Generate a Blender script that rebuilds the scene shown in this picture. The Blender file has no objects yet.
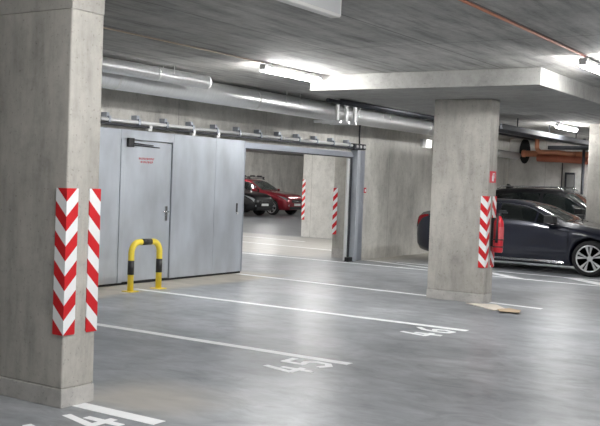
import bpy, bmesh, math, random
from mathutils import Vector, Matrix
random.seed(7)
SC = bpy.context.scene
COL = SC.collection
PI = math.pi

# ------------------------------------------------------------------ materials
def new_mat(name):
    m = bpy.data.materials.new(name); m.use_nodes = True
    nt = m.node_tree
    return m, nt, nt.nodes['Principled BSDF']

def plain(name, col, rough=.5, metal=0., coat=0., spec=.5, noise=0., nscale=8., bump=0., stretch=(1,1,1)):
    m, nt, b = new_mat(name)
    b.inputs['Roughness'].default_value = rough
    b.inputs['Metallic'].default_value = metal
    b.inputs['Coat Weight'].default_value = coat
    b.inputs['Coat Roughness'].default_value = .06
    b.inputs['Specular IOR Level'].default_value = spec
    N, L = nt.nodes, nt.links
    tc = N.new('ShaderNodeTexCoord'); mp = N.new('ShaderNodeMapping')
    mp.inputs['Scale'].default_value = stretch
    L.new(tc.outputs['Object'], mp.inputs['Vector'])
    nz = N.new('ShaderNodeTexNoise'); nz.inputs['Scale'].default_value = nscale; nz.inputs['Detail'].default_value = 5
    L.new(mp.outputs['Vector'], nz.inputs['Vector'])
    mx = N.new('ShaderNodeMix'); mx.data_type = 'RGBA'
    k = noise
    mx.inputs[6].default_value = (*[c*(1-k) for c in col], 1)
    mx.inputs[7].default_value = (*[min(1, c*(1+k)) for c in col], 1)
    L.new(nz.outputs['Fac'], mx.inputs[0]); L.new(mx.outputs[2], b.inputs['Base Color'])
    if bump:
        bp = N.new('ShaderNodeBump'); bp.inputs['Strength'].default_value = bump; bp.inputs['Distance'].default_value = .01
        L.new(nz.outputs['Fac'], bp.inputs['Height']); L.new(bp.outputs['Normal'], b.inputs['Normal'])
    return m

def ramp(N, stops):
    r = N.new('ShaderNodeValToRGB'); e = r.color_ramp.elements
    while len(e) < len(stops): e.new(.5)
    for el, (p, v) in zip(e, stops):
        el.position = p; el.color = (*v, 1) if isinstance(v, tuple) else (v, v, v, 1)
    return r

def mixc(N, L, a, b_, fac, mode='MIX'):
    m = N.new('ShaderNodeMix'); m.data_type = 'RGBA'; m.blend_type = mode
    for s, i in ((a, 6), (b_, 7)):
        if isinstance(s, tuple): m.inputs[i].default_value = (*s, 1)
        else: L.new(s, m.inputs[i])
    if isinstance(fac, (int, float)): m.inputs[0].default_value = fac
    else: L.new(fac, m.inputs[0])
    return m.outputs[2]

def concrete(name, col, grain=(1, 1, 1), gscale=5., gamt=.14, rough=.85, joint=None, blot=.16, pores=.5):
    """board-marked concrete: large blotches, stretched grain, fine pores, optional panel joints"""
    m, nt, b = new_mat(name); N, L = nt.nodes, nt.links
    geo = N.new('ShaderNodeNewGeometry'); P = geo.outputs['Position']
    b.inputs['Roughness'].default_value = rough
    b.inputs['Specular IOR Level'].default_value = .25
    n1 = N.new('ShaderNodeTexNoise'); n1.inputs['Scale'].default_value = .9; n1.inputs['Detail'].default_value = 4
    L.new(P, n1.inputs['Vector'])
    mp = N.new('ShaderNodeMapping'); mp.inputs['Scale'].default_value = grain; L.new(P, mp.inputs['Vector'])
    n2 = N.new('ShaderNodeTexNoise'); n2.inputs['Scale'].default_value = gscale; n2.inputs['Detail'].default_value = 6
    n2.inputs['Roughness'].default_value = .65; L.new(mp.outputs['Vector'], n2.inputs['Vector'])
    n3 = N.new('ShaderNodeTexNoise'); n3.inputs['Scale'].default_value = 38; n3.inputs['Detail'].default_value = 3; L.new(P, n3.inputs['Vector'])
    r1 = ramp(N, [(.3, 1-blot), (.7, 1+blot*.6)]); L.new(n1.outputs['Fac'], r1.inputs['Fac'])
    r2 = ramp(N, [(.28, 1-gamt*1.6), (.5, 1.0), (.75, 1+gamt)]); L.new(n2.outputs['Fac'], r2.inputs['Fac'])
    r3 = ramp(N, [(.26, 1-pores), (.38, 1.0)]); L.new(n3.outputs['Fac'], r3.inputs['Fac'])
    c = mixc(N, L, col, r1.outputs['Color'], 1., 'MULTIPLY')
    c = mixc(N, L, c, r2.outputs['Color'], 1., 'MULTIPLY')
    c = mixc(N, L, c, r3.outputs['Color'], .6, 'MULTIPLY')
    n5 = N.new('ShaderNodeTexNoise'); n5.inputs['Scale'].default_value = 7; n5.inputs['Detail'].default_value = 9; n5.inputs['Roughness'].default_value = .75; L.new(P, n5.inputs['Vector'])
    r5 = ramp(N, [(.32, .84), (.5, 1.0), (.68, 1.08)]); L.new(n5.outputs['Fac'], r5.inputs['Fac'])
    c = mixc(N, L, c, r5.outputs['Color'], 1., 'MULTIPLY')
    if joint:
        plane, bw, bh, ox, oy, dark = joint
        sp = N.new('ShaderNodeSeparateXYZ'); L.new(P, sp.inputs[0])
        cb = N.new('ShaderNodeCombineXYZ')
        idx = {'YX': ('Y', 'X'), 'YZ': ('Y', 'Z'), 'XZ': ('X', 'Z')}[plane]
        for k, (a_, o) in enumerate(zip(idx, (ox, oy))):
            ad = N.new('ShaderNodeMath'); ad.operation = 'ADD'; ad.inputs[1].default_value = o
            L.new(sp.outputs[a_], ad.inputs[0]); L.new(ad.outputs[0], cb.inputs[k])
        br = N.new('ShaderNodeTexBrick'); br.offset = 0
        br.inputs['Scale'].default_value = 1; br.inputs['Mortar Size'].default_value = .009
        br.inputs['Brick Width'].default_value = bw; br.inputs['Row Height'].default_value = bh
        br.inputs['Color1'].default_value = (.9, .9, .9, 1); br.inputs['Color2'].default_value = (1.06, 1.06, 1.06, 1)
        br.inputs['Mortar'].default_value = (dark, dark, dark, 1)
        L.new(cb.outputs[0], br.inputs['Vector'])
        c = mixc(N, L, c, br.outputs['Color'], 1., 'MULTIPLY')
    L.new(c, b.inputs['Base Color'])
    bp = N.new('ShaderNodeBump'); bp.inputs['Strength'].default_value = .25; bp.inputs['Distance'].default_value = .02
    L.new(n2.outputs['Fac'], bp.inputs['Height']); L.new(bp.outputs['Normal'], b.inputs['Normal'])
    return m

def floor_mat():
    m, nt, b = new_mat('polished_floor'); N, L = nt.nodes, nt.links
    geo = N.new('ShaderNodeNewGeometry'); P = geo.outputs['Position']
    n1 = N.new('ShaderNodeTexNoise'); n1.inputs['Scale'].default_value = .8; n1.inputs['Detail'].default_value = 7
    n1.inputs['Roughness'].default_value = .6; n1.inputs['Distortion'].default_value = .5; L.new(P, n1.inputs['Vector'])
    mp = N.new('ShaderNodeMapping'); mp.inputs['Scale'].default_value = (1, 1.9, 1); mp.inputs['Rotation'].default_value = (0, 0, .3)
    L.new(P, mp.inputs['Vector'])
    n2 = N.new('ShaderNodeTexNoise'); n2.inputs['Scale'].default_value = 2.2; n2.inputs['Detail'].default_value = 7; L.new(mp.outputs['Vector'], n2.inputs['Vector'])
    r1 = ramp(N, [(.3, FL_A), (.55, FL_B), (.75, FL_C)]); L.new(n1.outputs['Fac'], r1.inputs['Fac'])
    r2 = ramp(N, [(.25, .8), (.5, 1.), (.75, 1.14)]); L.new(n2.outputs['Fac'], r2.inputs['Fac'])
    c = mixc(N, L, r1.outputs['Color'], r2.outputs['Color'], 1., 'MULTIPLY')
    sp = N.new('ShaderNodeSeparateXYZ'); L.new(P, sp.inputs[0])
    n4 = N.new('ShaderNodeTexNoise'); n4.inputs['Scale'].default_value = 2.6; n4.inputs['Detail'].default_value = 9; n4.inputs['Roughness'].default_value = .68; n4.inputs['Distortion'].default_value = 1.2; L.new(mp.outputs['Vector'], n4.inputs['Vector'])
    r4 = ramp(N, [(.34, .72), (.5, 1.), (.66, 1.2)]); L.new(n4.outputs['Fac'], r4.inputs['Fac']); c = mixc(N, L, c, r4.outputs['Color'], 1., 'MULTIPLY')
    wob = N.new('ShaderNodeMath'); wob.operation = 'MULTIPLY_ADD'; wob.inputs[1].default_value = .5; wob.inputs[2].default_value = -.25
    L.new(n1.outputs['Fac'], wob.inputs[0])
    def step(axis, edge, width, less=True):
        a = N.new('ShaderNodeMath'); a.operation = 'ADD'; L.new(sp.outputs[axis], a.inputs[0]); L.new(wob.outputs[0], a.inputs[1])
        mr = N.new('ShaderNodeMapRange'); mr.clamp = True
        mr.inputs['From Min'].default_value = edge-width; mr.inputs['From Max'].default_value = edge+width
        mr.inputs['To Min'].default_value = 1. if less else 0.; mr.inputs['To Max'].default_value = 0. if less else 1.
        L.new(a.outputs[0], mr.inputs['Value']); return mr.outputs[0]
    def mul(a, b_):
        k = N.new('ShaderNodeMath'); k.operation = 'MULTIPLY'; L.new(a, k.inputs[0])
        if isinstance(b_, float): k.inputs[1].default_value = b_
        else: L.new(b_, k.inputs[1])
        return k.outputs[0]
    # bare dusty concrete strip along the gate, and the uncoated lane beyond it
    strip = mul(mul(step('X', -8.8, .12), step('X', -9.9, .1, False)), step('Y', 13.2, .3))
    beige = mixc(N, L, (.50, .465, .40), r2.outputs['Color'], 1., 'MULTIPLY')
    c = mixc(N, L, c, beige, strip)
    lane = mul(mul(step('X', -10.6, .5), step('Y', 23.0, .3)), step('Y', 16.95, .15, False))
    c = mixc(N, L, c, mixc(N, L, (.43, .415, .39), r2.outputs['Color'], 1., 'MULTIPLY'), lane)
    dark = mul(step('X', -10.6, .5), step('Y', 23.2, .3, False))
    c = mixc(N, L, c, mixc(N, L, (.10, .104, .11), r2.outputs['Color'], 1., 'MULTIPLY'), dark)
    base = mul(mul(step('X', -4.1, .3), step('X', -5.0, .2, False)), mul(step('Y', 5.5, .3), step('Y', 4.75, .1, False)))
    c = mixc(N, L, c, beige, mul(base, .7))
    # dust along the bare concrete wall beside the passage
    dust = mul(mul(step('X', -9.0, .35), step('X', -9.9, .1, False)), step('Y', 17.3, .1, False))
    c = mixc(N, L, c, beige, mul(dust, .8))
    L.new(c, b.inputs['Base Color'])
    rr = N.new('ShaderNodeMapRange'); rr.inputs['To Min'].default_value = .30; rr.inputs['To Max'].default_value = .46
    L.new(n4.outputs['Fac'], rr.inputs['Value'])
    L.new(mixc(N, L, rr.outputs[0], (.75, .75, .75), strip), b.inputs['Roughness'])
    b.inputs['Specular IOR Level'].default_value = .5
    bp = N.new('ShaderNodeBump'); bp.inputs['Strength'].default_value = .08; bp.inputs['Distance'].default_value = .01
    L.new(n2.outputs['Fac'], bp.inputs['Height']); L.new(bp.outputs['Normal'], b.inputs['Normal'])
    return m

def stripe_mat():
    """red and white 45 degree bands folding round the corner at the object's origin"""
    m, nt, b = new_mat('red_white_chevron'); N, L = nt.nodes, nt.links
    tc = N.new('ShaderNodeTexCoord'); sp = N.new('ShaderNodeSeparateXYZ'); L.new(tc.outputs['Object'], sp.inputs[0])
    def ma(op, a, b_=None):
        k = N.new('ShaderNodeMath'); k.operation = op
        for i, s in enumerate((a, b_)):
            if s is None: continue
            if isinstance(s, (int, float)): k.inputs[i].default_value = s
            else: L.new(s, k.inputs[i])
        return k.outputs[0]
    u = ma('ADD', ma('ABSOLUTE', sp.outputs['X']), ma('ABSOLUTE', sp.outputs['Y']))
    f = ma('FRACT', ma('ADD', ma('DIVIDE', ma('SUBTRACT', sp.outputs['Z'], u), .202), 8.))
    red = ma('GREATER_THAN', f, .5)
    c = mixc(N, L, (.86, .87, .88), (.62, .012, .018), red)
    L.new(c, b.inputs['Base Color']); b.inputs['Roughness'].default_value = .4
    return m

def emit(name, col, s):
    m, nt, b = new_mat(name)
    b.inputs['Base Color'].default_value = (.9, .9, .9, 1)
    b.inputs['Emission Color'].default_value = (*col, 1); b.inputs['Emission Strength'].default_value = s
    return m

FL_A, FL_B, FL_C = (.185, .197, .212), (.29, .304, .322), (.41, .426, .445)
LAMP = 60.0
M = {}
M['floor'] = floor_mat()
M['ceiling'] = concrete('ceiling_concrete', (.46, .452, .432), grain=(3.2, .35, 1), gscale=2.3, gamt=.3, blot=.25, joint=('YX', 4.2, 1.25, -.4, .45, .55))
M['panel'] = concrete('drop_panel_concrete', (.37, .366, .35), grain=(1.2, 2, 1.2), gscale=2.5, gamt=.12, blot=.1)
M['head'] = concrete('pillar_head_shaded', (.40, .385, .355), grain=(1.6, 1.6, .4), gscale=4., gamt=.15, blot=.2)  # darker tint puts the shade at the pillar top into the colour
M['wall'] = concrete('wall_concrete', (.60, .585, .545), grain=(1, 1, .35), gscale=2.6, gamt=.17, joint=('YZ', 2.4, 5.2, .6, 2., .72))
M['wallx'] = concrete('wall_concrete_cross', (.66, .648, .62), grain=(1, 1, .35), gscale=2.4, gamt=.10, joint=('XZ', 1.2, 5.2, .25, 2., .72))
M['pillar'] = concrete('pillar_concrete', (.46, .442, .405), grain=(1.8, 1.8, .35), gscale=4., gamt=.16, blot=.22)
M['mortar'] = concrete('plinth_mortar', (.52, .505, .48), gscale=6., gamt=.1)
M['galv'] = plain('galvanised_sheet', (.54, .575, .625), .40, .5, noise=.42, nscale=2.4, bump=.02, stretch=(1, 1, .45))
M['galv_dark'] = plain('galvanised_frame', (.40, .43, .49), .4, .6, noise=.1, nscale=3)
M['duct'] = plain('spiral_duct_zinc', (.86, .87, .88), .33, .88, noise=.10, nscale=5, stretch=(.6, 6, .6), bump=.06)
M['zinc'] = plain('bright_zinc', (.82, .82, .82), .35, .5, noise=.05)
M['white'] = plain('white_paint', (.80, .80, .80), .5, noise=.05, nscale=4)
M['line'] = plain('road_marking_white', (.92, .93, .94), .55, noise=.06, nscale=14)
M['black'] = plain('black_plastic', (.018, .018, .02), .45, noise=.1)
M['tray'] = plain('dark_tray_steel', (.035, .038, .045), .75, 0., noise=.15)
M['darkmetal'] = plain('dark_metal', (.05, .052, .06), .45, .5, noise=.15)
M['rubber'] = plain('tyre_rubber', (.016, .016, .017), .8, noise=.2, nscale=20)
M['yellow'] = plain('yellow_paint', (.93, .72, .07), .4, noise=.07, nscale=9)
M['blackpaint'] = plain('black_paint', (.015, .015, .016), .4, noise=.1)
M['red'] = plain('extinguisher_red', (.58, .015, .03), .3, coat=.5, noise=.06)
M['redtext'] = plain('red_lettering', (.65, .05, .06), .5, noise=.05)
M['signred'] = plain('sign_red', (.62, .03, .05), .45, noise=.05)
M['orange_pipe'] = plain('orange_drain_pipe', (.60, .25, .14), .45, noise=.12, nscale=5)
M['orange'] = plain('orange_conduit', (.50, .20, .12), .5, noise=.1)
M['beigeconduit'] = plain('brown_conduit', (.36, .29, .22), .6, noise=.1)
M['cardboard'] = plain('cardboard', (.52, .40, .27), .85, noise=.12, nscale=12)
M['paleboard'] = plain('pale_board', (.72, .66, .58), .85, noise=.08, nscale=10)
M['navy'] = plain('navy_car_paint', (.008, .0105, .025), .30, .3, 1., noise=.05)
M['blackcar'] = plain('black_car_paint', (.005, .005, .006), .35, 0., .35, spec=.3, noise=.05)
M['redcar'] = plain('red_car_paint', (.25, .010, .022), .30, .35, 1., noise=.05)
M['glass'] = plain('dark_car_glass', (.012, .016, .016), .04, 0., 1., spec=.8, noise=.1)
M['screen'] = plain('windscreen_glass', (.16, .18, .17), .05, 0., 1., spec=.8, noise=.2)  # base colour lightened to stand for bright reflections on the pane
M['chrome'] = plain('chrome', (.75, .76, .78), .15, 1., noise=.03)
M['alloy'] = plain('alloy_rim', (.72, .73, .74), .3, .7, noise=.04)
M['taillight'] = plain('red_lens', (.35, .01, .02), .15, 0, 1., noise=.1)
M['lens'] = plain('clear_lens', (.62, .65, .68), .12, .2, 1., noise=.1)
M['plate'] = plain('plate_white', (.78, .79, .78), .5, noise=.04)
M['chevron'] = stripe_mat()
M['tube'] = emit('lamp_diffuser', (1., .995, .985), LAMP)
M['smalllamp'] = emit('small_lamp_diffuser', (1., .97, .9), 1.6)

# ------------------------------------------------------------------ mesh helpers
def BM(): return bmesh.new()

def box(bm, x0, x1, y0, y1, z0, z1):
    v = [bm.verts.new((x, y, z)) for x in (x0, x1) for y in (y0, y1) for z in (z0, z1)]
    for f in ((0,1,3,2), (4,6,7,5), (0,4,5,1), (2,3,7,6), (0,2,6,4), (1,5,7,3)):
        bm.faces.new([v[i] for i in f])
    return bm

def prism(bm, poly, h0, h1, axis='z'):
    """polygon extruded along an axis: poly in the other two coordinates"""
    def mk(a, b_, h): return {'z': (a, b_, h), 'y': (a, h, b_), 'x': (h, a, b_)}[axis]
    lo = [bm.verts.new(mk(a, b_, h0)) for a, b_ in poly]; hi = [bm.verts.new(mk(a, b_, h1)) for a, b_ in poly]
    n = len(poly)
    bm.faces.new(lo); bm.faces.new(hi[::-1])
    for i in range(n): bm.faces.new((lo[i], hi[i], hi[(i+1) % n], lo[(i+1) % n]))
    return bm

def tube(bm, pts, r, n=14, cap=True):
    pts = [Vector(p) for p in pts]; rings = []
    up = None
    for i, p in enumerate(pts):
        d = (pts[min(i+1, len(pts)-1)] - pts[max(i-1, 0)]).normalized()
        if up is None:
            up = Vector((0, 0, 1)) if abs(d.z) < .9 else Vector((1, 0, 0))
        a = d.cross(up).normalized(); b_ = a.cross(d).normalized(); up = b_
        rr = r[i] if isinstance(r, (list, tuple)) else r
        rings.append([bm.verts.new(p + a*rr*math.cos(2*PI*k/n) + b_*rr*math.sin(2*PI*k/n)) for k in range(n)])
    for A, B in zip(rings, rings[1:]):
        for k in range(n):
            f = bm.faces.new((A[k], A[(k+1) % n], B[(k+1) % n], B[k])); f.smooth = True
    if cap: bm.faces.new(rings[0][::-1]); bm.faces.new(rings[-1])
    return bm

def arc(c, r, a0, a1, plane, n=8):
    out = []
    for i in range(n+1):
        a = a0+(a1-a0)*i/n
        u, v = r*math.cos(a), r*math.sin(a)
        out.append({'yz': (c[0], c[1]+u, c[2]+v), 'xz': (c[0]+u, c[1], c[2]+v), 'xy': (c[0]+u, c[1]+v, c[2])}[plane])
    return out

def root_loc(o):
    while o.parent: o = o.parent
    return o.location.copy()

def finish(name, bm, mat, origin):
    for v in bm.verts: v.co -= origin
    bmesh.ops.recalc_face_normals(bm, faces=bm.faces)
    me = bpy.data.meshes.new(name); bm.to_mesh(me); bm.free()
    for mm in (mat if isinstance(mat, list) else [mat]): me.materials.append(mm)
    o = bpy.data.objects.new(name, me); COL.objects.link(o)
    return o

def bevel(o, w, seg=2):
    b = o.modifiers.new('bevel', 'BEVEL'); b.width = w; b.segments = seg; b.limit_method = 'ANGLE'; b.angle_limit = .6
    return o

def part(name, bm, mat, parent, label=None, bev=0):
    o = finish(name, bm, mat, root_loc(parent)); o.parent = parent
    if label: o['label'] = label
    if bev: bevel(o, bev)
    return o

def thing(name, label, cat, loc, group=None):
    o = bpy.data.objects.new(name, None); COL.objects.link(o); o.location = loc
    o.empty_display_size = .1
    o['label'] = label; o['category'] = cat
    if group: o['group'] = group
    return o

def single(name, bm, mat, label, cat, group=None, origin=None, bev=0):
    if origin is None:
        xs = [v.co for v in bm.verts]
        origin = Vector(((min(c.x for c in xs)+max(c.x for c in xs))/2, (min(c.y for c in xs)+max(c.y for c in xs))/2, min(c.z for c in xs)))
    o = finish(name, bm, mat, Vector(origin)); o.location = origin
    o['label'] = label; o['category'] = cat
    if group: o['group'] = group
    if bev: bevel(o, bev)
    return o

def struct(name, bm, mat, bev=0):
    o = finish(name, bm, mat, Vector((0, 0, 0))); o['kind'] = 'structure'
    if bev: bevel(o, bev)
    return o

def copy_tree(o, parent=None):
    c = o.copy(); COL.objects.link(c)
    if parent: c.parent = parent
    for ch in list(o.children): copy_tree(ch, c)
    return c

# ------------------------------------------------------------------ the setting
CEIL = 3.06
WX = -9.72                                    # face of the wall the gate hangs on
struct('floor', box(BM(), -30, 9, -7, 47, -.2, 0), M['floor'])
struct('ceiling', box(BM(), -30, 9, -7, 47, CEIL, CEIL+.12), M['ceiling'])
b = BM()
box(b, WX-.3, WX, -7, 12.95, 0, CEIL); box(b, WX-.3, WX, 12.95, 17.3, 2.19, CEIL); box(b, WX-.3, WX, 17.3, 47, 0, CEIL)
struct('wall_left', b, M['wall'])
struct('wall_back', box(BM(), WX, 9, 26, 26.3, 0, CEIL), M['wallx'])
struct('wall_right', box(BM(), 9, 9.3, -7, 26, 0, CEIL), M['wall'])
struct('wall_front', box(BM(), WX, 9, -7.3, -7, 0, CEIL), M['wallx'])
struct('wall_hall_left', box(BM(), -29.3, -29, 11.7, 47, 0, CEIL), M['wall'])
struct('wall_hall_back', box(BM(), -29, WX-.3, 45, 45.3, 0, CEIL), M['wallx'])
struct('wall_hall_front', box(BM(), -29, WX-.3, 11.7, 12, 0, CEIL), M['wallx'])
b = box(BM(), -14.95, -10.9, 23.2, 23.7, 0, CEIL)
struct('wall_hall_middle', b, M['wallx'])

# pillars: each with its drop panel under the slab
def pillar(x0, x1, y0, y1, pz, pn, label, panel=None):
    t = thing('concrete_pillar', label, 'pillar', ((x0+x1)/2, (y0+y1)/2, 0), 'square concrete pillars')
    part('shaft', box(BM(), x0, x1, y0, y1, .13, pz), M['pillar'], t, bev=.012)
    part('base', box(BM(), x0-.004, x1+.004, y0-.004, y1+.004, 0, .13), M['mortar'], t, 'pale mortar band at the foot', bev=.006)
    if not panel: part('head', box(BM(), x0, x1, y0, y1, pz, CEIL), M['head'], t, 'pillar head under the slab, painted darker for shade')
    if panel: part('drop_panel', box(BM(), panel[0], panel[1], panel[2], panel[3], pz, CEIL), M['panel'], t, bev=.01)
    return t
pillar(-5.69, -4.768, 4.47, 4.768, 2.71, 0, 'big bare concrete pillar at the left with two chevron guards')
pillar(-5.775, -4.91, 12.36, 12.67, 2.85, 1, 'concrete pillar in the middle with fire extinguisher on its side', (-6.95, -3.72, 10.87, 14.6))
pillar(-5.80, -4.92, 20.2, 20.52, 2.85, 2, 'grey concrete pillar at the right edge between the two dark cars')
t = thing('concrete_pillar', 'narrow dark concrete pillar just behind the steel gate post', 'pillar', (-10.2, 17.7, 0), 'square concrete pillars')
part('shaft', box(BM(), -10.42, -10.03, 17.42, 18.0, .2, CEIL), M['pillar'], t)
part('base', box(BM(), -10.424, -10.026, 17.416, 18.004, 0, .2), M['mortar'], t)

# corner guards
def guard(cx, cy, sx, sy, label, leg=.105, z0=.5, z1=1.5):
    """L profile round a pillar edge; legs run from the corner towards sx along X and sy along Y"""
    t_ = .008; cx -= sx*.001; cy -= sy*.001
    ox, oy = cx-sx*t_, cy-sy*t_
    poly = [(ox, oy), (ox+sx*leg, oy), (ox+sx*leg, cy), (cx, cy), (cx, oy+sy*leg), (ox, oy+sy*leg)]
    single('corner_guard', prism(BM(), poly, z0, z1), M['chevron'], label, 'corner guard', 'red and white chevron corner guards', origin=(ox, oy, .5))
guard(-4.768, 4.47, -1, 1, 'red and white chevron guard on the near corner of the big left pillar')
guard(-4.768, 4.768, -1, -1, 'narrow red and white guard on the far corner of the big left pillar')
guard(-4.91, 12.36, -1, 1, 'red and white chevron guard on the middle pillar left of the extinguisher')
guard(-4.91, 12.67, -1, -1, 'red and white guard behind the fire extinguisher on the middle pillar', leg=.13)
guard(-10.42, 17.42, 1, 1, 'red and white striped guard beside the steel gate post')
guard(-14.95, 23.2, 1, 1, 'red and white striped guard by the nose of the red car', z0=.5, z1=1.68)

# ------------------------------------------------------------------ floor markings
def flat(name, poly, label, cat, group, z=.0015, mat='line'):
    return single(name, prism(BM(), poly, .0, z*2), M[mat], label, cat, group)
def bayline(x0, x1, y0, y1, label, w=.11):
    flat('parking_line', [(x0, y0-w/2), (x1, y1-w/2), (x1, y1+w/2), (x0, y0+w/2)], label, 'line', 'white parking lines')
bayline(-4.775, -4.02, 4.63, 4.625, 'short white line end in front of the big left pillar', .12)
bayline(-8.5, -4.1, 7.24, 7.24, 'white parking line ending beside painted number 45')
bayline(-9.15, -4.1, 9.9, 9.88, 'white parking line running from the yellow barrier to number 46')
bayline(-9.55, -5.81, 12.85, 12.6, 'white parking line from the steel gate to the middle pillar')
bayline(-4.9, -4.12, 12.6, 12.5, 'short white line end right of the middle pillar', .1)
bayline(-12.6, -4.0, 16.62, 16.38, 'long white line crossing the passage towards the navy car', .1)
bayline(-15.5, -11.2, 19.7, 19.2, 'thin white line on the pale lane behind the gate', .1)
bayline(-16.5, -13.6, 21.7, 21.3, 'faint white line furthest back on the pale lane', .1)
bayline(-8.9, -3.6, 17.55, 17.45, 'white line on the floor close beside the navy car', .09)
def diag(p, q, w, label):
    (x0, y0), (x1, y1) = p, q
    flat('hatch_stripe', [(x0, y0), (x0+w, y0), (x1+w, y1), (x1, y1)], label, 'stripe', 'diagonal hatch stripes')
diag((-9.75, 17.5), (-7.4, 16.7), .38, 'diagonal white hatch stripe by the wall left of the middle pillar')
diag((-7.3, 17.45), (-6.1, 16.5), .3, 'diagonal white hatch stripe just right of the middle pillar')
diag((-5.35, 17.4), (-4.35, 16.45), .34, 'diagonal white hatch stripe under the front wheel of the navy car')

DIG = {  # strokes on a 0..1 by 0..1 field (u across, v up)
 '4': [((.42, 1.), (.0, .3)), ((.0, .3), (1., .3)), ((.66, .66), (.66, .0))],
 '5': [((.95, 1.), (.08, 1.)), ((.08, 1.), (.04, .52)), ((.04, .54), (.6, .6)), ((.6, .6), (.95, .42)), ((.95, .42), (.9, .14)), ((.9, .14), (.5, .0)), ((.5, .0), (.02, .1))],
 '6': [((.85, 1.), (.3, .75)), ((.3, .75), (.03, .35)), ((.03, .35), (.2, .04)), ((.2, .04), (.7, .0)), ((.7, .0), (.97, .25)), ((.97, .25), (.75, .52)), ((.75, .52), (.1, .42))],
}
def digit_bm(ch, xtop, h, yleft, w, th=.062):
    bm = BM()
    for k, ((u0, v0), (u1, v1)) in enumerate(DIG[ch]):
        # world: up of the digit is -X, its right is +Y
        a = Vector((xtop + h*(1-v0), yleft + w*u0, 0)); c = Vector((xtop + h*(1-v1), yleft + w*u1, 0))
        d = (c-a).normalized(); n = Vector((-d.y, d.x, 0))*th/2; a = a-d*th*.3; c = c+d*th*.3
        prism(bm, [(p.x, p.y) for p in (a-n, c-n, c+n, a+n)], 0, .003+.0002*k)
    return bm
def number(txt, y0, label, xtop=-4.6, h=.42, w=.19, gap=.335):
    t = thing('bay_number', label, 'number', (xtop+h/2, y0+gap/2, 0), 'white painted bay numbers')
    for i, ch in enumerate(txt):
        part('digit', digit_bm(ch, xtop, h, y0+i*gap, w), M['line'], t)
number('44', 3.96, 'painted white bay number 44 cut by the bottom edge at left')
number('45', 6.59, 'painted white bay number 45 on the grey floor')
number('46', 9.2, 'painted white bay number 46 on the floor before the middle pillar')

# ------------------------------------------------------------------ sliding fire gate with wicket door
GF, GB = -9.58, -9.68
gate = thing('sliding_fire_gate', 'grey galvanised sliding fire gate with a door set in it', 'gate', (GF, 10.9, .03))
def sheet(y0, y1, z0=.035, z1=2.27, x=GF): return box(BM(), GB, x, y0, y1, z0, z1)
part('gate_panel', sheet(8.2, 9.985), M['galv'], gate, 'steel panel left of the door', bev=.004)
part('gate_panel', sheet(11.155, 12.2), M['galv'], gate, 'steel panel right of the door', bev=.004)
part('gate_panel', sheet(12.206, 12.99), M['galv'], gate, 'steel panel at the free end', bev=.004)
part('gate_panel', sheet(9.99, 11.15, 2.13, 2.27), M['galv'], gate, 'steel panel over the door', bev=.004)
b = BM()
box(b, GB, GF+.012, 9.99, 10.075, .035, 2.13); box(b, GB, GF+.012, 11.12, 11.165, .035, 2.13)
part('door_frame', b, M['galv'], gate, bev=.004)
leaf = part('door_leaf', box(BM(), GB+.01, GF-.006, 10.085, 11.105, .045, 2.115), M['galv'], gate, 'flush steel door', bev=.003)
b = box(BM(), GF-.006, GF+.01, 10.985, 11.035, .93, 1.15)
tube(b, [(GF, 11.01, 1.07), (GF+.06, 11.01, 1.07), (GF+.06, 10.88, 1.07)], .011, 8)
tube(b, [(GF, 11.01, .985), (GF+.02, 11.01, .985)], .012, 8)
part('door_handle', b, M['chrome'], leaf)
b = box(BM(), GF-.006, GF+.05, 10.11, 10.22, 2.02, 2.15)
part('door_closer', b, M['black'], leaf, bev=.006)
b = BM(); tube(b, [(GF+.045, 10.2, 2.075), (GF+.05, 10.62, 2.06)], .011, 8); tube(b, [(GF+.02, 10.2, 2.05), (GF+.02, 10.8, 2.035)], .007, 8)
part('closer_arm', b, M['darkmetal'], leaf)
# two lines of tiny red lettering
for zz, n, y0 in ((1.845, 12, 10.38), (1.795, 10, 10.42)):
    y = y0; b = BM()
    for k in range(n):
        w = random.choice((.016, .02, .024)); h = .028
        x0, x1 = GF-.006, GF-.0035
        box(b, x0, x1, y, y+.006, zz, zz+h)
        if k % 3 != 1: box(b, x0, x1, y+.006, y+w, zz+h-.007, zz+h)
        if k % 2 == 0: box(b, x0, x1, y+.006, y+w, zz, zz+.007)
        if k % 3 == 0: box(b, x0, x1, y+w-.005, y+w, zz+.007, zz+h-.007)
        y += w+.009
    part('lettering_line', b, M['redtext'], leaf, 'short line of red lettering')
b = box(BM(), GF, GF+.006, 12.80, 12.84, 1.05, 1.2)
part('pull_recess', b, M['black'], gate)
b = BM(); tube(b, [(GF, 12.83, 1.03), (GF+.02, 12.83, 1.03)], .02, 12)
part('pull_knob', b, M['zinc'], gate)
part('bottom_seal', box(BM(), GB+.01, GF-.01, 8.2, 12.99, .004, .034), M['rubber'], gate)
part('end_edge', box(BM(), GB-.004, GF+.004, 12.99, 13.015, .035, 2.27), M['galv_dark'], gate)

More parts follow.
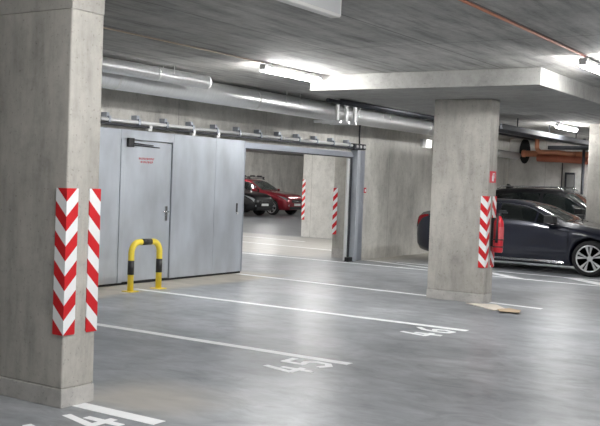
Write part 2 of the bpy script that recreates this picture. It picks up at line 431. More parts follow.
# rail over the gate
RX = -9.60
rail = thing('gate_rail', 'pale steel rail with brackets above the sliding gate', 'rail', (RX, 12.7, 2.3))
b = BM(); tube(b, [(RX, 8.0, 2.39), (RX, 16.7, 2.385)], .027, 12)
part('rail_tube', b, M['white'], rail)
b = box(BM(), RX-.05, RX+.03, 8.0, 16.7, 2.315, 2.345)
part('rail_track', b, M['darkmetal'], rail)
yy = 8.5
while yy < 16.65:
    b = box(BM(), WX, RX-.01, yy-.03, yy+.03, 2.40, 2.49); box(b, RX-.03, RX+.036, yy-.02, yy+.02, 2.345, 2.44)
    part('bracket', b, M['galv_dark'], rail, bev=.004)
    yy += .62
for yy in (9.2, 11.62, 12.25, 10.6):
    b = box(BM(), RX-.03, RX+.02, yy-.04, yy+.04, 2.275, 2.33); tube(b, [(RX+.02, yy, 2.335), (RX+.04, yy, 2.335)], .03, 10)
    part('roller', b, M['zinc'], rail)
header = thing('gate_header', 'blue grey steel channel across the top of the gate opening', 'beam', (-9.66, 15., 2.13))
b = box(BM(), WX, -9.63, 13.02, 16.79, 2.19, 2.25); box(b, WX, -9.60, 13.02, 16.79, 2.15, 2.19)
part('channel', b, M['galv_dark'], header, bev=.004)
part('seal_strip', box(BM(), WX+.002, -9.62, 13.02, 16.79, 2.13, 2.15), M['darkmetal'], header)

post = thing('gate_post', 'tall blue grey steel post closing the gate opening', 'post', (-9.66, 17., 0))
part('guide_strip', box(BM(), WX+.002, WX+.03, 16.70, 16.8, .02, 2.12), M['zinc'], post)
part('channel_slot', box(BM(), WX+.002, WX+.04, 16.8, 16.88, .02, 2.25), M['darkmetal'], post)
b = box(BM(), WX, WX+.16, 16.88, 17.0, .01, 2.30)
part('channel_lip', b, M['galv'], post, bev=.004)
part('channel_web', box(BM(), WX+.002, WX+.1, 17.0, 17.3, .01, 2.30), M['galv_dark'], post, bev=.004)
part('foot', box(BM(), WX+.002, WX+.12, 16.72, 16.98, 0, .09), M['black'], post, bev=.01)
jb = thing('junction_box', 'small dark junction box on top of the steel gate post', 'box', (-9.62, 17., 2.3))
part('housing', box(BM(), WX+.002, -9.54, 16.72, 17.18, 2.31, 2.43), M['darkmetal'], jb, bev=.01)
for y in (16.8, 16.95, 17.1):
    b = BM(); tube(b, [(-9.545, y, 2.37), (-9.52, y, 2.37)], .03, 10); part('gland', b, M['zinc'], jb)
b = BM(); tube(b, [(-9.6, 17.0, 2.43), (-9.61, 17.0, 2.6), (-9.6, 16.99, 2.8), (-9.5, 16.98, 3.0), (-9.4, 16.97, 3.06)], .017, 8)
single('cable', b, M['black'], 'thin dark cable hanging down to the junction box', 'cable')

# ------------------------------------------------------------------ yellow and black hoop barrier
hx, hr = -8.97, .043
hoop = thing('hoop_barrier', 'yellow and black steel hoop barrier in front of the fire gate', 'barrier', (hx, 9.9, 0))
yl, yr, ht, br_ = 9.62, 10.2, .68, .15
path = [(hx, yl, 0), (hx, yl, ht-br_)] + arc((hx, yl+br_, ht-br_), br_, PI, PI/2, 'yz')[1:] + arc((hx, yr-br_, ht-br_), br_, PI/2, 0, 'yz') + [(hx, yr, 0)]
b = BM(); tube(b, path, hr, 18); part('tube', b, M['yellow'], hoop)
for y in (yl, yr):
    b = BM(); tube(b, [(hx, y, .235), (hx, y, .43)], hr+.0025, 18); part('black_band', b, M['blackpaint'], hoop)
b = BM(); tube(b, [(hx, 9.815, ht), (hx, 10.005, ht)], hr+.0025, 18); part('black_band', b, M['blackpaint'], hoop)
for y in (yl, yr): part('base_plate', box(BM(), hx-.085, hx+.085, y-.085, y+.085, 0, .012), M['yellow'], hoop, bev=.003)

# ------------------------------------------------------------------ ducts, pipes and trays
def duct(y0, y1, x, z, r, label, rods, seam=3.0, off=1.1):
    t = thing('ventilation_duct', label, 'duct', (x, (y0+y1)/2, z-r), 'round silver ventilation ducts')
    b = BM(); tube(b, [(x, y0, z), (x, y1, z)], r, 28); part('duct_pipe', b, M['duct'], t)
    y = y0+off
    while y < y1:
        b = BM(); tube(b, [(x, y-.02, z), (x, y+.02, z)], r+.004, 28); part('joint_ring', b, M['zinc'], t); y += seam
    for y in rods:
        for s_ in (-1, 1):
            b = BM(); tube(b, [(x+s_*(r+.005), y, CEIL), (x+s_*(r+.005), y, z)], .006, 6); part('hanger_rod', b, M['zinc'], t)
    return t
duct(1.0, 20.6, -8.72, 2.865, .158, 'long round silver duct running high along the gate wall', (12.7, 13.1, 16.05, 16.35, 20.), 3.1, 1.7)
t = duct(1.0, 10.24, -8.25, 2.93, .092, 'shorter round silver duct ending above the fire gate', (3.2, 6.2, 9.45), 3.0, 2.2)
b = BM(); tube(b, [(-8.25, 10.22, 2.93), (-8.25, 10.25, 2.93)], .095, 28); part('end_cap', b, M['zinc'], t)
b = box(BM(), -8.98, -8.9, 1, 25.9, 3.0, 3.05)
single('cable_tray', b, M['darkmetal'], 'dark tray under the ceiling behind the long silver duct', 'tray')
tr = thing('pipe_bundle', 'dark pipes under the ceiling in front of the long duct by middle pillar', 'pipes', (-8.3, 17, 2.95))
for k, (x, z) in enumerate(((-8.33, 3.0), (-8.245, 3.015))):
    b = BM(); tube(b, [(x, 13.6+.3*k, z), (x, 25.9, z)], .034, 10); part('pipe', b, M['darkmetal'], tr)
t = duct(20.7, 25.66, -9.37, 2.57, .10, 'thin bright silver duct entering the black hole in the back wall', (), 2.2, 1.2)
# strut frame carrying the duct
sf = thing('duct_support', 'white upright struts with a brace holding the long duct near the gate post', 'support', (-8.5, 14.4, 2.65))
for x, y, z0 in ((-8.40, 14.66, 2.65), (-8.42, 14.40, 2.68), (-8.44, 14.12, 2.70)):
    part('strut', box(BM(), x-.02, x+.02, y-.035, y+.035, z0, CEIL), M['white'], sf, bev=.004)
for y in (14.66, 14.40, 14.12):
    part('cross_bar', box(BM(), -8.9, -8.36, y-.03, y+.03, 2.655, 2.70), M['zinc'], sf, bev=.003)
b = BM(); tube(b, [(-8.40, 14.70, 2.86), (-8.40, 14.98, 3.05)], .012, 8); part('brace', b, M['zinc'], sf)
b = BM(); tube(b, [(-8.40, 14.40, 2.88), (-8.40, 14.2, 3.05)], .012, 8); part('brace', b, M['zinc'], sf)

b = BM(); tube(b, [(-2.97, 4.6, 3.045), (-2.97, 10.04, 3.045)], .013, 8)
single('conduit', b, M['orange'], 'thin orange conduit on the ceiling leading to the right lamp', 'conduit')
b = BM(); tube(b, [(-6.75, -2, 3.048), (-6.75, 9.5, 3.048)], .009, 8)
single('conduit', b, M['beigeconduit'], 'thin brown conduit on the ceiling leading to the left lamp', 'conduit')

# back right corner: orange drain pipes, opening, trays
rp = thing('drain_pipe', 'orange drain pipes with a branch along the back wall', 'pipe', (-8., 25.8, 2.4))
b = BM(); tube(b, [(-9.25, 25.8, 2.64), (-5.2, 25.8, 2.60)], .085, 16); part('upper_pipe', b, M['orange_pipe'], rp)
b = BM(); tube(b, [(-8.8, 25.72, 2.52), (-8.0, 25.72, 2.50), (-7.2, 25.78, 2.46), (-5.2, 25.78, 2.42)], .1, 16); part('lower_pipe', b, plain('dark_orange_pipe', (.45, .14, .08), .5, noise=.12), rp)
b = BM(); tube(b, [(-8.79, 25.6, 3.05), (-8.79, 25.6, 2.83)] + arc((-8.64, 25.6, 2.83), .15, PI, 1.5*PI, 'xz', 6)[1:] + [(-8.2, 25.6, 2.68), (-7.9, 25.68, 2.64), (-7.75, 25.76, 2.60)], .06, 14); part('branch', b, M['orange_pipe'], rp)
b = BM(); tube(b, [(-9.27, 25.8, 2.64), (-9.18, 25.8, 2.64)], .1, 16); part('collar', b, M['orange_pipe'], rp)
wo = thing('wall_opening', 'black hole high in the back wall where duct and orange pipe meet', 'opening', (-9.27, 25.99, 2.4))
prof = [(-9.27+.16*math.cos(a)*(1), 2.72+.36*math.sin(a)) for a in [2*PI*i/20 for i in range(20)]]
part('hole', prism(BM(), prof, 25.985, 26.0, 'y'), plain('dark_recess', (.008, .008, .008), .9, noise=.1), wo)
nb = thing('wall_cabinet', 'tall narrow dark box on the back wall above the black car', 'box', (-7.9, 25.95, 1.3))
part('housing', box(BM(), -8.06, -7.80, 25.88, 26.0, 1.2, 2.14), M['darkmetal'], nb, bev=.006)
part('door', box(BM(), -8.0, -7.80, 25.865, 25.88, 1.24, 2.08), plain('grey_panel', (.22, .22, .22), .5, noise=.08), nb, bev=.004)
b = BM(); tube(b, [(-8.16, 25.96, 2.4), (-8.16, 25.96, 0)], .014, 8)
single('wall_conduit', b, M['darkmetal'], 'thin dark upright conduit left of the narrow wall box', 'conduit')
dt = thing('cable_tray', 'dark cable tray with cross bars under the slab at the far right', 'tray', (-6.4, 21, 2.75))
part('tray_side', box(BM(), -6.95, -6.90, 17.2, 25.9, 2.76, 2.86), M['tray'], dt)
part('tray_side', box(BM(), -6.65, -6.60, 17.2, 25.9, 2.76, 2.86), M['tray'], dt)
part('tray_floor', box(BM(), -6.90, -6.65, 17.2, 25.9, 2.76, 2.78), M['tray'], dt)
for y in (18.5, 20.5, 22.5, 24.5):
    b = BM(); tube(b, [(-6.775, y, 2.78), (-6.775, y, 3.06)], .012, 6); part('tray_hanger', b, M['darkmetal'], dt)
b = box(BM(), -8.35, -5.2, 25.2, 25.28, 2.74, 2.84)
single('cross_beam', b, M['tray'], 'dark horizontal steel bar in front of the back wall over orange pipes', 'beam')
b = BM(); tube(b, [(-7.42, 25.4, 3.05), (-7.42, 25.4, 0)], .04, 12)
single('down_pipe', b, M['darkmetal'], 'dark vertical pipe beside the right edge pillar', 'pipe')
el = thing('emergency_light', 'small lit white emergency light on the wall left of middle pillar', 'lamp', (-9.66, 20.3, 2.5))
part('housing', box(BM(), WX, WX+.07, 20.1, 20.55, 2.52, 2.72), M['white'], el, bev=.008)
part('diffuser', box(BM(), WX+.07, WX+.1, 20.32, 20.53, 2.53, 2.71), M['smalllamp'], el, bev=.008)
cp = thing('fire_call_point', 'small red fire call point on the wall beside the steel post', 'call point', (WX+.02, 17.45, 1.4))
part('housing', box(BM(), WX, WX+.05, 17.4, 17.5, 1.42, 1.53), M['signred'], cp, bev=.006)
part('button', box(BM(), WX+.05, WX+.056, 17.425, 17.475, 1.445, 1.5), M['white'], cp)

# hanging white box sign at the top edge of the photo
hs = thing('ceiling_box', 'white flat box under the slab cut by the top edge of the photo', 'box', (-3.8, 5.7, 2.885))
prof = []
y0, y1, z0, z1, r = 5.0, 6.33, 2.885, 3.056, .03
for cy, cz, a0 in ((y1-r, z0+r, -PI/2), (y1-r, z1-r, 0), (y0+r, z1-r, PI/2), (y0+r, z0+r, PI)):
    prof += [(cy+r*math.cos(a0+k*PI/8), cz+r*math.sin(a0+k*PI/8)) for k in range(5)]
part('frame', prism(BM(), prof, -3.86, -3.78, 'x'), plain('sign_rim', (.86, .85, .83), .4, noise=.02), hs, bev=.008)
part('face', prism(BM(), [(y0+.03, z0+.028), (y1-.03, z0+.028), (y1-.03, z1-.028), (y0+.03, z1-.028)], -3.782, -3.776, 'x'), plain('sign_face', (.74, .75, .76), .45, noise=.03), hs)

# ------------------------------------------------------------------ lamps
def make_lamp(label):
    t = thing('strip_lamp', label, 'lamp', (0, 0, 2.9), 'fluorescent strip lamps under the slab')
    L_, zc = .64, 2.975
    b = BM()
    prism(b, [(-.05, zc+.02), (.05, zc+.02), (.042, zc+.06), (-.042, zc+.06)], -L_, L_, 'y'); part('housing', b, M['white'], t)
    b = BM()
    prof = [(.052*math.cos(a), zc+.02+.058*math.sin(a)) for a in [PI + PI*k/14 for k in range(15)]]
    prism(b, prof, -L_, L_, 'y'); part('diffuser', b, M['tube'], t, 'glowing white diffuser')
    for s in (-1, 1):
        b = box(BM(), -.046, .046, min(s*(L_-.002), s*(L_+.012)), max(s*(L_-.002), s*(L_+.012)), zc-.02, zc+.055); part('end_cap', b, M['white'], t, bev=.006)
    for s in (-.5, .5):
        part('clip', box(BM(), -.02, .02, s-.02, s+.02, zc+.05, CEIL+.004), M['zinc'], t)
    return t
lamp0 = make_lamp('lit strip lamp left of the middle pillar near the silver ducts')
lamp0.location = (-6.75, 10.11, 2.9)
spots = [(-3.0, 10.72, 'lit strip lamp at the right edge at the end of the orange conduit')]
for x in (-6.78, -2.9, 1.2):
    for y in (4.9, 10.2, 18.2):
        if y < 5 and x < 0: continue
        if (x, y) == (1.2, 4.9): spots.append((x, -3., 'unseen strip lamp behind the camera, added to light front faces')); spots += [(q, -3., 'unseen strip lamp behind the camera, added to light front faces') for q in (5.2,)]  # unseen lamps behind the camera, added to brighten front faces
        if (x, y) in ((-6.78, 10.2), (-2.9, 10.2), (-6.78, 18.2), (-2.9, 18.2)): continue
        spots.append((x, y, 'unseen strip lamp behind the camera, added to light front faces'))  # unseen row; its nearest lamp is placed to light the left pillar's side
spots.append((-2.97, 3.9, 'unseen strip lamp behind the camera, added to light front faces'))  # out of view, added to brighten foreground floor and pillar side
spots.append((-6.88, 16.0, 'hidden strip lamp behind the middle pillar, added to light the wall'))  # hidden by pillar and panel, added to light the wall and navy car
spots.append((-2.9, 21.2, 'unseen strip lamp behind the camera, added to light front faces'))  # out of view, shifted off its row to brighten the back wall
spots.append((-6.3, 20.2, 'lit strip lamp in front of the back wall left of the right edge pillar'))
spots.append((-6.1, 24.3, 'lit strip lamp near the back wall above the black car'))
for x, y in ((-19., 33.), (-26.5, 28.), (-26.5, 22.), (-20., 40.), (-27.5, 35.5), (-24., 40.2), (-22.4, 32.)):
    spots.append((x, y, 'unseen strip lamp added in the hall behind the fire gate'))  # unseen lamps added to brighten the dark far end of the hall
for x in (-12.5, -17.5, -22.5):
    for y in (16.5, 20., 28.):
        spots.append((x, y, 'unseen strip lamp added in the hall behind the fire gate'))  # unseen lamps above the opening, put in to light the hall
for x, y, lab in spots:
    c = copy_tree(lamp0); c.location = (x, y, 2.9); c['label'] = lab

# ------------------------------------------------------------------ extinguisher, sign, boards
fx, fy = -4.80, 12.54
fe = thing('fire_extinguisher', 'red fire extinguisher hung on the side of the middle pillar', 'fire extinguisher', (fx, fy, .72))
b = BM(); tube(b, [(fx, fy, .72), (fx, fy, .735), (fx, fy, 1.12), (fx, fy, 1.17), (fx, fy, 1.20), (fx, fy, 1.23)], [.06, .07, .07, .06, .04, .028], 20); part('cylinder', b, M['red'], fe)
b = BM(); tube(b, [(fx, fy, 1.22), (fx, fy, 1.28)], .025, 12); box(b, fx-.02, fx+.12, fy-.015, fy+.015, 1.27, 1.29); box(b, fx-.02, fx+.10, fy-.012, fy+.012, 1.30, 1.315); part('valve', b, M['darkmetal'], fe)
b = BM(); tube(b, [(fx, fy-.03, 1.26), (fx+.02, fy-.1, 1.22), (fx+.02, fy-.11, 1.05), (fx+.01, fy-.095, .86)], [.013, .013, .013, .022], 8); part('hose', b, M['black'], fe)
b = box(BM(), -4.899, -4.86, fy-.03, fy+.03, .80, 1.2); tube(b, arc((fx, fy, .9), .074, 0, 2*PI, 'xy', 20), .008, 6); tube(b, arc((fx, fy, .8), .074, 0, 2*PI, 'xy', 20), .008, 6); part('bracket', b, M['black'], fe)
part('label_panel', prism(BM(), [(fx+.073*math.cos(a), fy+.073*math.sin(a)) for a in [-1.2+.3*k for k in range(6)]] + [(fx+.06*math.cos(a), fy+.06*math.sin(a)) for a in [.3-.3*k for k in range(6)]], .9, 1.08), plain('faded_label', (.58, .10, .11), .5, noise=.1), fe)
fs = thing('fire_sign', 'small red fire extinguisher sign on the side of the middle pillar', 'sign', (-4.905, 12.5, 1.70))
sy0, sy1, sz0, sz1 = 12.40, 12.62, 1.69, 1.85
part('plate', box(BM(), -4.91, -4.903, sy0, sy1, sz0, sz1), M['signred'], fs)
b = BM()
box(b, -4.903, -4.9015, 12.47, 12.54, 1.71, 1.79); box(b, -4.903, -4.9015, 12.49, 12.52, 1.79, 1.81); box(b, -4.903, -4.9015, 12.49, 12.575, 1.81, 1.822); box(b, -4.903, -4.9015, 12.565, 12.577, 1.75, 1.81)
part('pictogram', b, M['white'], fs)

def board(poly, z0, z1, mat, label):
    single('cardboard_sheet', prism(BM(), poly, z0, z1), M[mat], label, 'cardboard', 'flattened cardboard by the middle pillar')
board([(-5.10, 12.20), (-4.72, 12.36), (-4.42, 11.98), (-4.52, 11.76)], .004, .014, 'paleboard', 'pale flat board lying at the foot of the middle pillar')
board([(-4.40, 12.05), (-4.22, 11.95), (-4.16, 11.72), (-4.40, 11.66), (-4.5, 11.84)], .016, .023, 'cardboard', 'brown cardboard scrap lying on the right end of the pale board')

# ------------------------------------------------------------------ cars
def herm(keys, x):
    """smooth monotone interpolation of rows (x, a, b, ...)"""
    n = len(keys)
    if x <= keys[0][0]: return keys[0][1:]
    if x >= keys[-1][0]: return keys[-1][1:]
    for i in range(n-1):
        if keys[i][0] <= x <= keys[i+1][0]: break
    h = keys[i+1][0]-keys[i][0]; t = (x-keys[i][0])/h; out = []
    for k in range(1, len(keys[0])):
        def sl(j):
            if j <= 0 or j >= n-1: 
                j0 = max(0, min(n-2, j if j <= 0 else j-1)); return (keys[j0+1][k]-keys[j0][k])/(keys[j0+1][0]-keys[j0][0])
            a = (keys[j][k]-keys[j-1][k])/(keys[j][0]-keys[j-1][0]); c = (keys[j+1][k]-keys[j][k])/(keys[j+1][0]-keys[j][0])
            return 0 if a*c <= 0 else 2*a*c/(a+c)
        m0, m1 = sl(i)*h, sl(i+1)*h; p0, p1 = keys[i][k], keys[i+1][k]
        out.append((2*t**3-3*t*t+1)*p0 + (t**3-2*t*t+t)*m0 + (-2*t**3+3*t*t)*p1 + (t**3-t*t)*m1)
    return out

# rows: x (front axle 0, nose +), top, shoulder, half width, sill, half roof width
SEDAN = [(-3.72,.86,.80,.70,.42,.52), (-3.70,1.00,.92,.76,.34,.58), (-3.60,1.075,1.0,.82,.28,.62), (-3.40,1.12,1.02,.87,.24,.60), (-3.05,1.245,1.0,.895,.19,.56), (-2.65,1.365,.985,.90,.18,.55),
         (-2.25,1.415,.97,.90,.17,.56), (-1.72,1.41,.96,.90,.17,.57), (-1.28,1.345,.95,.90,.17,.59), (-.86,1.18,.935,.90,.17,.64), (-.46,1.01,.91,.90,.17,.72),
         (-.12,.962,.86,.90,.18,.74), (.2,.90,.80,.89,.18,.72), (.55,.82,.72,.84,.18,.66), (.78,.73,.64,.74,.20,.56), (.88,.62,.56,.62,.26,.46), (.91,.52,.48,.55,.32,.4)]
SUV = [(-3.60,.95,.88,.72,.45,.55), (-3.58,1.10,1.0,.80,.36,.60), (-3.50,1.32,1.06,.86,.30,.60), (-3.30,1.56,1.08,.90,.26,.58), (-2.95,1.635,1.07,.92,.23,.59), (-2.4,1.665,1.05,.925,.22,.60),
       (-1.8,1.66,1.04,.925,.22,.61), (-1.40,1.59,1.03,.925,.22,.63), (-1.05,1.40,1.02,.925,.22,.67), (-.62,1.15,1.0,.925,.22,.74),
       (-.3,1.10,.98,.925,.23,.76), (.2,1.04,.93,.91,.23,.74), (.55,.98,.86,.87,.24,.70), (.75,.88,.78,.80,.26,.64), (.84,.76,.66,.72,.30,.56), (.87,.60,.54,.66,.36,.5)]

def section(K, x):
    zt, zs, w, zb, rw = herm(K, x); t = zt-zs
    return [(0, zb), (w-.12, zb), (w-.025, zb+.10), (w, zb+.45*(zs-zb)), (w-.008, zs-.07), (w-.035, zs), (w-.06, zs+.10*t),
            (rw+.025, zt-.17*t), (rw-.04, zt-.055*t), (rw*.5, zt-.012*t), (0, zt)]
def surf(K, x, s, side=1):
    P = section(K, x); i = min(9, int(s)); f = s-i
    return Vector((x, side*(P[i][0]*(1-f)+P[i+1][0]*f), P[i][1]*(1-f)+P[i+1][1]*f))
def patch(K, xs, lo, hi, side, off, ns=4, thick=.0):
    bm = BM(); rows = []
    for x in xs:
        row = []
        for k in range(ns+1):
            s = lo(x)+(hi(x)-lo(x))*k/ns
            p = surf(K, x, s, side); e = .01
            tx = surf(K, x+e, s, side)-surf(K, x-e, s, side); ts = surf(K, x, min(9.99, s+.02), side)-surf(K, x, max(.01, s-.02), side)
            n = tx.cross(ts)
            if n.length > 1e-9: n.normalize()
            c = Vector((x, 0, .8))
            if n.dot(p-c) < 0: n = -n
            row.append(p+n*off)
        rows.append(row)
    V = [[bm.verts.new(p) for p in r_] for r_ in rows]
    for A, B in zip(V, V[1:]):
        for k in range(ns):
            f = bm.faces.new((A[k], A[k+1], B[k+1], B[k])); f.smooth = True
    bmesh.ops.solidify(bm, geom=bm.faces[:], thickness=-.004)
    for f in bm.faces: f.smooth = True
    return bm
def lin(pts):
    pts = sorted(pts)
    def f(x):
        if x <= pts[0][0]: return pts[0][1]
        for (a, u), (c, v) in zip(pts, pts[1:]):
            if x <= c: return u+(v-u)*(x-a)/(c-a) if c > a else v
        return pts[-1][1]
    return f
def frange(a, c, n): return [a+(c-a)*i/n for i in range(n+1)]
def zs_(K, zf):
    def f(x):
        P = section(K, x); z = zf(x); return 6+max(0.02, min(.97, (z-P[6][1])/(P[7][1]-P[6][1])))
    return f

def wheel(parent, x, y, r, side, spokes=5, w=.21):
    """tyre lathe with its rim as a sub-part; outer face towards side"""
    prof = [(-w/2, r*.72), (-w/2, r*.9), (-w/2+.03, r*.985), (-w*.2, r), (w*.2, r), (w/2-.03, r*.985), (w/2, r*.9), (w/2, r*.74), (w/2-.02, r*.70)]
    bm = BM(); rings = []; n = 40
    for d, rr in prof:
        rings.append([bm.verts.new((x+rr*math.cos(2*PI*k/n), y+d*side, r+rr*math.sin(2*PI*k/n))) for k in range(n)])
    for A, B in zip(rings, rings[1:]):
        for k in range(n):
            f = bm.faces.new((A[k], A[(k+1) % n], B[(k+1) % n], B[k])); f.smooth = True
    bm.faces.new(rings[0])
    o = part('wheel', bm, M['rubber'], parent)
    bm = BM(); n = 36
    yo = y+side*w*.10
    a = [bm.verts.new((x+r*.71*math.cos(2*PI*k/n), yo, r+r*.71*math.sin(2*PI*k/n))) for k in range(n)]; bm.faces.new(a)
    bmesh.ops.solidify(bm, geom=bm.faces[:], thickness=.01)
    part('brake_disc', bm, M['darkmetal'], o)
    bm = BM()
    tube(bm, [(x+r*.72*math.cos(2*PI*k/32), y+side*(w/2-.012), r+r*.72*math.sin(2*PI*k/32)) for k in range(33)], .016, 8)
    tube(bm, [(x, y+side*w*.15, r), (x, y+side*(w/2-.03), r)], r*.16, 16)
    for k in range(spokes):
        a0 = 2*PI*k/spokes+PI/2+.1
        for da in (-.19, .19):
            p = [(r*.10, a0-da*.3), (r*.10, a0+da*.9), (r*.72, a0+da*1.6), (r*.72, a0+da*.45)]
            q = [(x+R_*math.cos(A_), r+R_*math.sin(A_)) for R_, A_ in p]
            yy0, yy1 = y+side*(w/2-.05), y+side*(w/2-.022)
            prism(bm, q, min(yy0, yy1), max(yy0, yy1), 'y')
    part('rim', bm, M['alloy'], o)

def make_car(kind, paint, label, loc, extras=()):
    K = SEDAN if kind == 'sedan' else SUV
    wb = 2.70 if kind == 'sedan' else 2.67
    R_ = .345 if kind == 'sedan' else .355
    t = thing('sedan_car' if kind == 'sedan' else 'suv_car', label, 'car', (0, 0, 0))
    bm = BM(); rings = []
    xs = frange(K[0][0], K[-1][0], 96)
    for x in xs:
        P = section(K, x)
        rings.append([bm.verts.new((x, p[0], p[1])) for p in P] + [bm.verts.new((x, -p[0], p[1])) for p in P[9:0:-1]])
    n = len(rings[0])
    for A, B in zip(rings, rings[1:]):
        for k in range(n):
            f = bm.faces.new((A[k], A[(k+1) % n], B[(k+1) % n], B[k])); f.smooth = True
    bm.faces.new(rings[0]); bm.faces.new(rings[-1])
    body = part('body', bm, paint, t)
    cut = BM()
    for x in (0, -wb):
        for s in (-1, 1): tube(cut, [(x, s*.60, R_+.01), (x, s*1.1, R_+.01)], R_+.045, 40)
    co = finish('cutter', cut, M['black'], Vector((0, 0, 0)))
    md = body.modifiers.new('arches', 'BOOLEAN'); md.object = co; md.operation = 'DIFFERENCE'; md.solver = 'EXACT'
    dg = bpy.context.evaluated_depsgraph_get(); dg.update()
    me = bpy.data.meshes.new_from_object(body.evaluated_get(dg)); body.modifiers.clear(); body.data = me
    bpy.data.objects.remove(co)
    for p in me.polygons: p.use_smooth = True
    # arch liners so the wheel wells are dark plastic
    for x in (0, -wb):
        for s in (-1, 1): wheel(t, x, s*(.90-.115), R_, s)
    # windows
    if kind == 'sedan':
        f_up = lin([(-1.88,1.325),(-1.42,1.28),(-1.18,1.215),(-.92,1.08),(-.66,.965)]); f_lo = lin([(-1.88,.985),(-.66,.955)])
        r_up = lin([(-3.28,1.04),(-3.1,1.12),(-2.9,1.2),(-2.55,1.30),(-1.96,1.325)]); r_lo = lin([(-3.28,1.035),(-3.0,1.0),(-1.96,.985)])
        ranges = [((-1.88, -1.12), f_lo, f_up), ((-1.08, -.68), f_lo, f_up), ((-3.25, -1.96), r_lo, r_up)]
        shield, rear = (-1.25, -.50), (-3.3, -2.72)
    else:
        f_up = lin([(-1.88,1.55),(-1.4,1.50),(-1.05,1.32),(-.75,1.12)]); f_lo = lin([(-1.88,1.07),(-.75,1.05)])
        r_up = lin([(-3.30,1.36),(-3.1,1.46),(-2.6,1.54),(-1.96,1.55)]); r_lo = lin([(-3.30,1.3),(-2.95,1.12),(-1.96,1.07)])
        ranges = [((-1.88, -.80), f_lo, f_up), ((-3.28, -1.96), r_lo, r_up)]
        shield, rear = (-1.37, -.68), (-3.50, -3.27)
    for (a, c), lo, hi in ranges:
        for s in (1, -1):
            w_ = part('side_window', patch(K, frange(a, c, 16), zs_(K, lo), zs_(K, hi), s, .006), M['glass'], t)
    if kind == 'sedan':
        for s in (1, -1):
            part('window_trim', patch(K, frange(-3.3, -.64, 30), lambda x: zs_(K, lin([(-3.3,1.05),(-3.1,1.135),(-2.9,1.215),(-2.55,1.312),(-1.9,1.34),(-1.42,1.295),(-1.18,1.23),(-.92,1.095),(-.62,.97)]))(x)-.02, lambda x: zs_(K, lin([(-3.3,1.05),(-3.1,1.135),(-2.9,1.215),(-2.55,1.312),(-1.9,1.34),(-1.42,1.295),(-1.18,1.23),(-.92,1.095),(-.62,.97)]))(x)+.035, s, .007, 1), M['chrome'], t, 'bright strip over the side windows')
    # windscreen and rear window: both halves in one pane
    def pane(a, c, off=.006):
        bm = BM(); cols = frange(-1, 1, 16); V = []
        for x in frange(a, c, 10):
            row = []
            for u in cols:
                s = 10-abs(u)*2.55; p = surf(K, x, s, 1 if u >= 0 else -1)
                zx = surf(K, x+.02, min(9.99, s)).z-surf(K, x-.02, min(9.99, s)).z
                nn = Vector((-zx/.04, 0, 1)).normalized()
                row.append(bm.verts.new(p+nn*off+Vector((0, .004*u, 0))))
            V.append(row)
        for A, B in zip(V, V[1:]):
            for k in range(16):
                f = bm.faces.new((A[k], A[k+1], B[k+1], B[k])); f.smooth = True
        bmesh.ops.solidify(bm, geom=bm.faces[:], thickness=-.004)
        for f in bm.faces: f.smooth = True
        return bm
    part('windscreen', pane(*shield), M['screen'], t); part('rear_window', pane(*rear), M['glass'], t)
    # mirrors, handles, sills, lamps, plates
    bz = .98 if kind == 'sedan' else 1.08
    mx = -.74 if kind == 'sedan' else -.92
    for s in (1, -1):
        b = BM(); y0, y1 = sorted((s*.90, s*1.06))
        prism(b, [(mx-.12, y0 if s > 0 else y1), (mx+.10, y0 if s > 0 else y1), (mx+.06, y1 if s > 0 else y0), (mx-.12, y1 if s > 0 else y0)], bz, bz+.15)
        tube(b, [(mx, s*.82, bz+.02), (mx, s*.95, bz+.04)], .03, 8)
        part('side_mirror', b, M['black'] if kind == 'sedan' else paint, t, bev=.02)
        for hx_ in ((-1.86, -2.75) if kind == 'sedan' else (-1.78, -2.75)):
            z = .86 if kind == 'sedan' else .95
            sw = herm(K, hx_)[2]
            b = BM(); tube(b, [(hx_-.09, s*(sw-.01), z), (hx_-.07, s*(sw+.025), z), (hx_+.07, s*(sw+.025), z), (hx_+.09, s*(sw-.01), z)], .014, 8)
            part('door_handle', b, M['chrome'] if kind == 'sedan' else M['black'], t)
        part('sill_trim', patch(K, frange(-2.2, -.5, 12), lambda x: 1.55, lambda x: 1.95, s, .012, 2), M['chrome'] if kind == 'sedan' else M['black'], t, 'bright sill strip' if kind == 'sedan' else None)
        # seams of the doors
        for dx in ((-.42, -1.92) if kind == 'sedan' else (-.5, -1.9)):
            part('door_seam', patch(K, [dx-.004, dx+.004], lambda x: 2.2, lambda x: 5.9, s, .0012, 8), M['black'], t)
        if kind == 'sedan':
            part('taillight', patch(K, frange(-3.71, -3.40, 8), lin([(-3.71, 3.4), (-3.62, 3.7), (-3.40, 4.6)]), lin([(-3.71, 5.2), (-3.40, 5.4)]), s, .006), M['taillight'], t)
            part('headlight', patch(K, frange(.40, .84, 8), lin([(.40, 4.9), (.84, 3.6)]), lin([(.40, 5.4), (.84, 5.6)]), s, .006), M['lens'], t)
        else:
            part('taillight', patch(K, frange(-3.57, -3.2, 8), lambda x: 4.0, lambda x: 5.3, s, .006), M['taillight'], t)
            part('headlight', patch(K, frange(.28, .80, 8), lin([(.28, 5.2), (.8, 3.9)]), lin([(.28, 5.8), (.8, 6.2)]), s, .006), M['lens'], t)
            b = BM(); tube(b, [(.80, s*.66, .47), (.86, s*.64, .47)], .055, 12); part('fog_light', b, M['lens'], t)
            part('arch_trim', patch(K, frange(-2.1, -.5, 10), lambda x: 1.2, lambda x: 2.6, s, .008, 3), M['black'], t)
    nx = K[-1][0]
    b = BM(); box(b, nx-.05, nx+.012, -.42, .42, .36 if kind == 'sedan' else .60, .50 if kind == 'sedan' else .74); part('grille', b, M['black'], t, bev=.02)
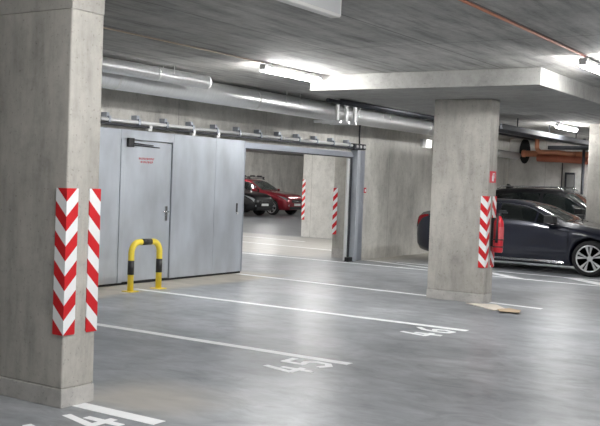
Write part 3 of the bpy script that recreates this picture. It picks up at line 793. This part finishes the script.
    b = BM(); box(b, nx-.08, nx+.01, -.60, .60, .26 if kind == 'sedan' else .30, .34 if kind == 'sedan' else .42); part('lower_bumper', b, M['black'], t, bev=.02)
    b = BM(); box(b, nx, nx+.022, -.26, .26, .40 if kind == 'sedan' else .46, .51 if kind == 'sedan' else .57); part('number_plate', b, M['plate'], t, bev=.003)
    tx = K[0][0]
    b = BM(); box(b, tx-.012, tx+.02, -.26, .26, .72, .83); part('number_plate', b, M['plate'], t, bev=.003)
    if kind == 'suv':
        b = BM(); tube(b, [(nx+.01, -.3, .66), (nx+.016, .3, .66)], .012, 8); part('grille_bar', b, M['chrome'], t)
        for s in (1, -1):
            b = BM(); tube(b, [(-3.05, s*.56, 1.62), (-2.95, s*.565, 1.685), (-1.6, s*.58, 1.70), (-1.45, s*.58, 1.63)], .016, 8); part('roof_rail', b, M['chrome'] if 'rails' in extras else M['black'], t)
        b = BM(); prism(b, [(-3.05, 1.62), (-2.85, 1.66), (-2.98, 1.745), (-3.03, 1.74)], -.02, .02, 'y'); part('roof_antenna', b, M['black'], t, bev=.006)
    if 'rack' in extras:
        for x in (-1.55, -2.5):
            b = BM(); tube(b, [(x, -.66, 1.77), (x, .66, 1.77)], .02, 8)
            for s in (-1, 1): box(b, x-.03, x+.03, s*.58-.03, s*.58+.03, 1.64, 1.78)
            for s in (-.45, .1): box(b, x-.05, x+.22, s-.03, s+.03, 1.77, 1.84)
            part('roof_bar', b, M['black'], t)
    t.location = loc
    return t
make_car('sedan', M['navy'], 'dark navy sedan parked behind the middle pillar with alloy wheel showing', (-5.06, 18.88, 0))
make_car('suv', M['blackcar'], 'black suv parked behind the navy sedan against the back wall', (-5.25, 22.05, 0), ('rails',))
make_car('suv', M['redcar'], 'dark red suv with roof bars seen through the gate opening', (-25.25, 37.4, 0), ('rack',))
make_car('suv', M['blackcar'], 'black car nosing out beside the red suv behind the gate', (-25.15, 34.6, 0))

# ------------------------------------------------------------------ camera, world, view
F_PX, yaw, pitch, roll = 940.6, math.radians(32.907), math.radians(1.8863), math.radians(2.1327)
f = Vector((-math.sin(yaw)*math.cos(pitch), math.cos(yaw)*math.cos(pitch), -math.sin(pitch)))
r_ = Vector((math.cos(yaw), math.sin(yaw), 0)); u_ = r_.cross(f)
r2 = r_*math.cos(roll)+u_*math.sin(roll); u2 = -r_*math.sin(roll)+u_*math.cos(roll)
cd = bpy.data.cameras.new('camera'); cam = bpy.data.objects.new('camera', cd); COL.objects.link(cam)
cam.matrix_world = Matrix(((r2.x, u2.x, -f.x, 0), (r2.y, u2.y, -f.y, 0), (r2.z, u2.z, -f.z, 1.6), (0, 0, 0, 1)))
cd.sensor_fit = 'HORIZONTAL'; cd.sensor_width = 36; cd.lens = F_PX/600*36; cd.clip_start = .05; cd.clip_end = 200
SC.camera = cam
w = bpy.data.worlds.new('world'); SC.world = w; w.use_nodes = True
w.node_tree.nodes['Background'].inputs[0].default_value = (0, 0, 0, 1); w.node_tree.nodes['Background'].inputs[1].default_value = 0
SC.view_settings.view_transform = 'Standard'; SC.view_settings.look = 'None'
SC.view_settings.exposure = 1.52; SC.view_settings.gamma = 1; SC.view_settings.use_curve_mapping = False
SC.cycles.max_bounces = 8; SC.cycles.diffuse_bounces = 5
SC.cycles.sample_clamp_indirect = 6
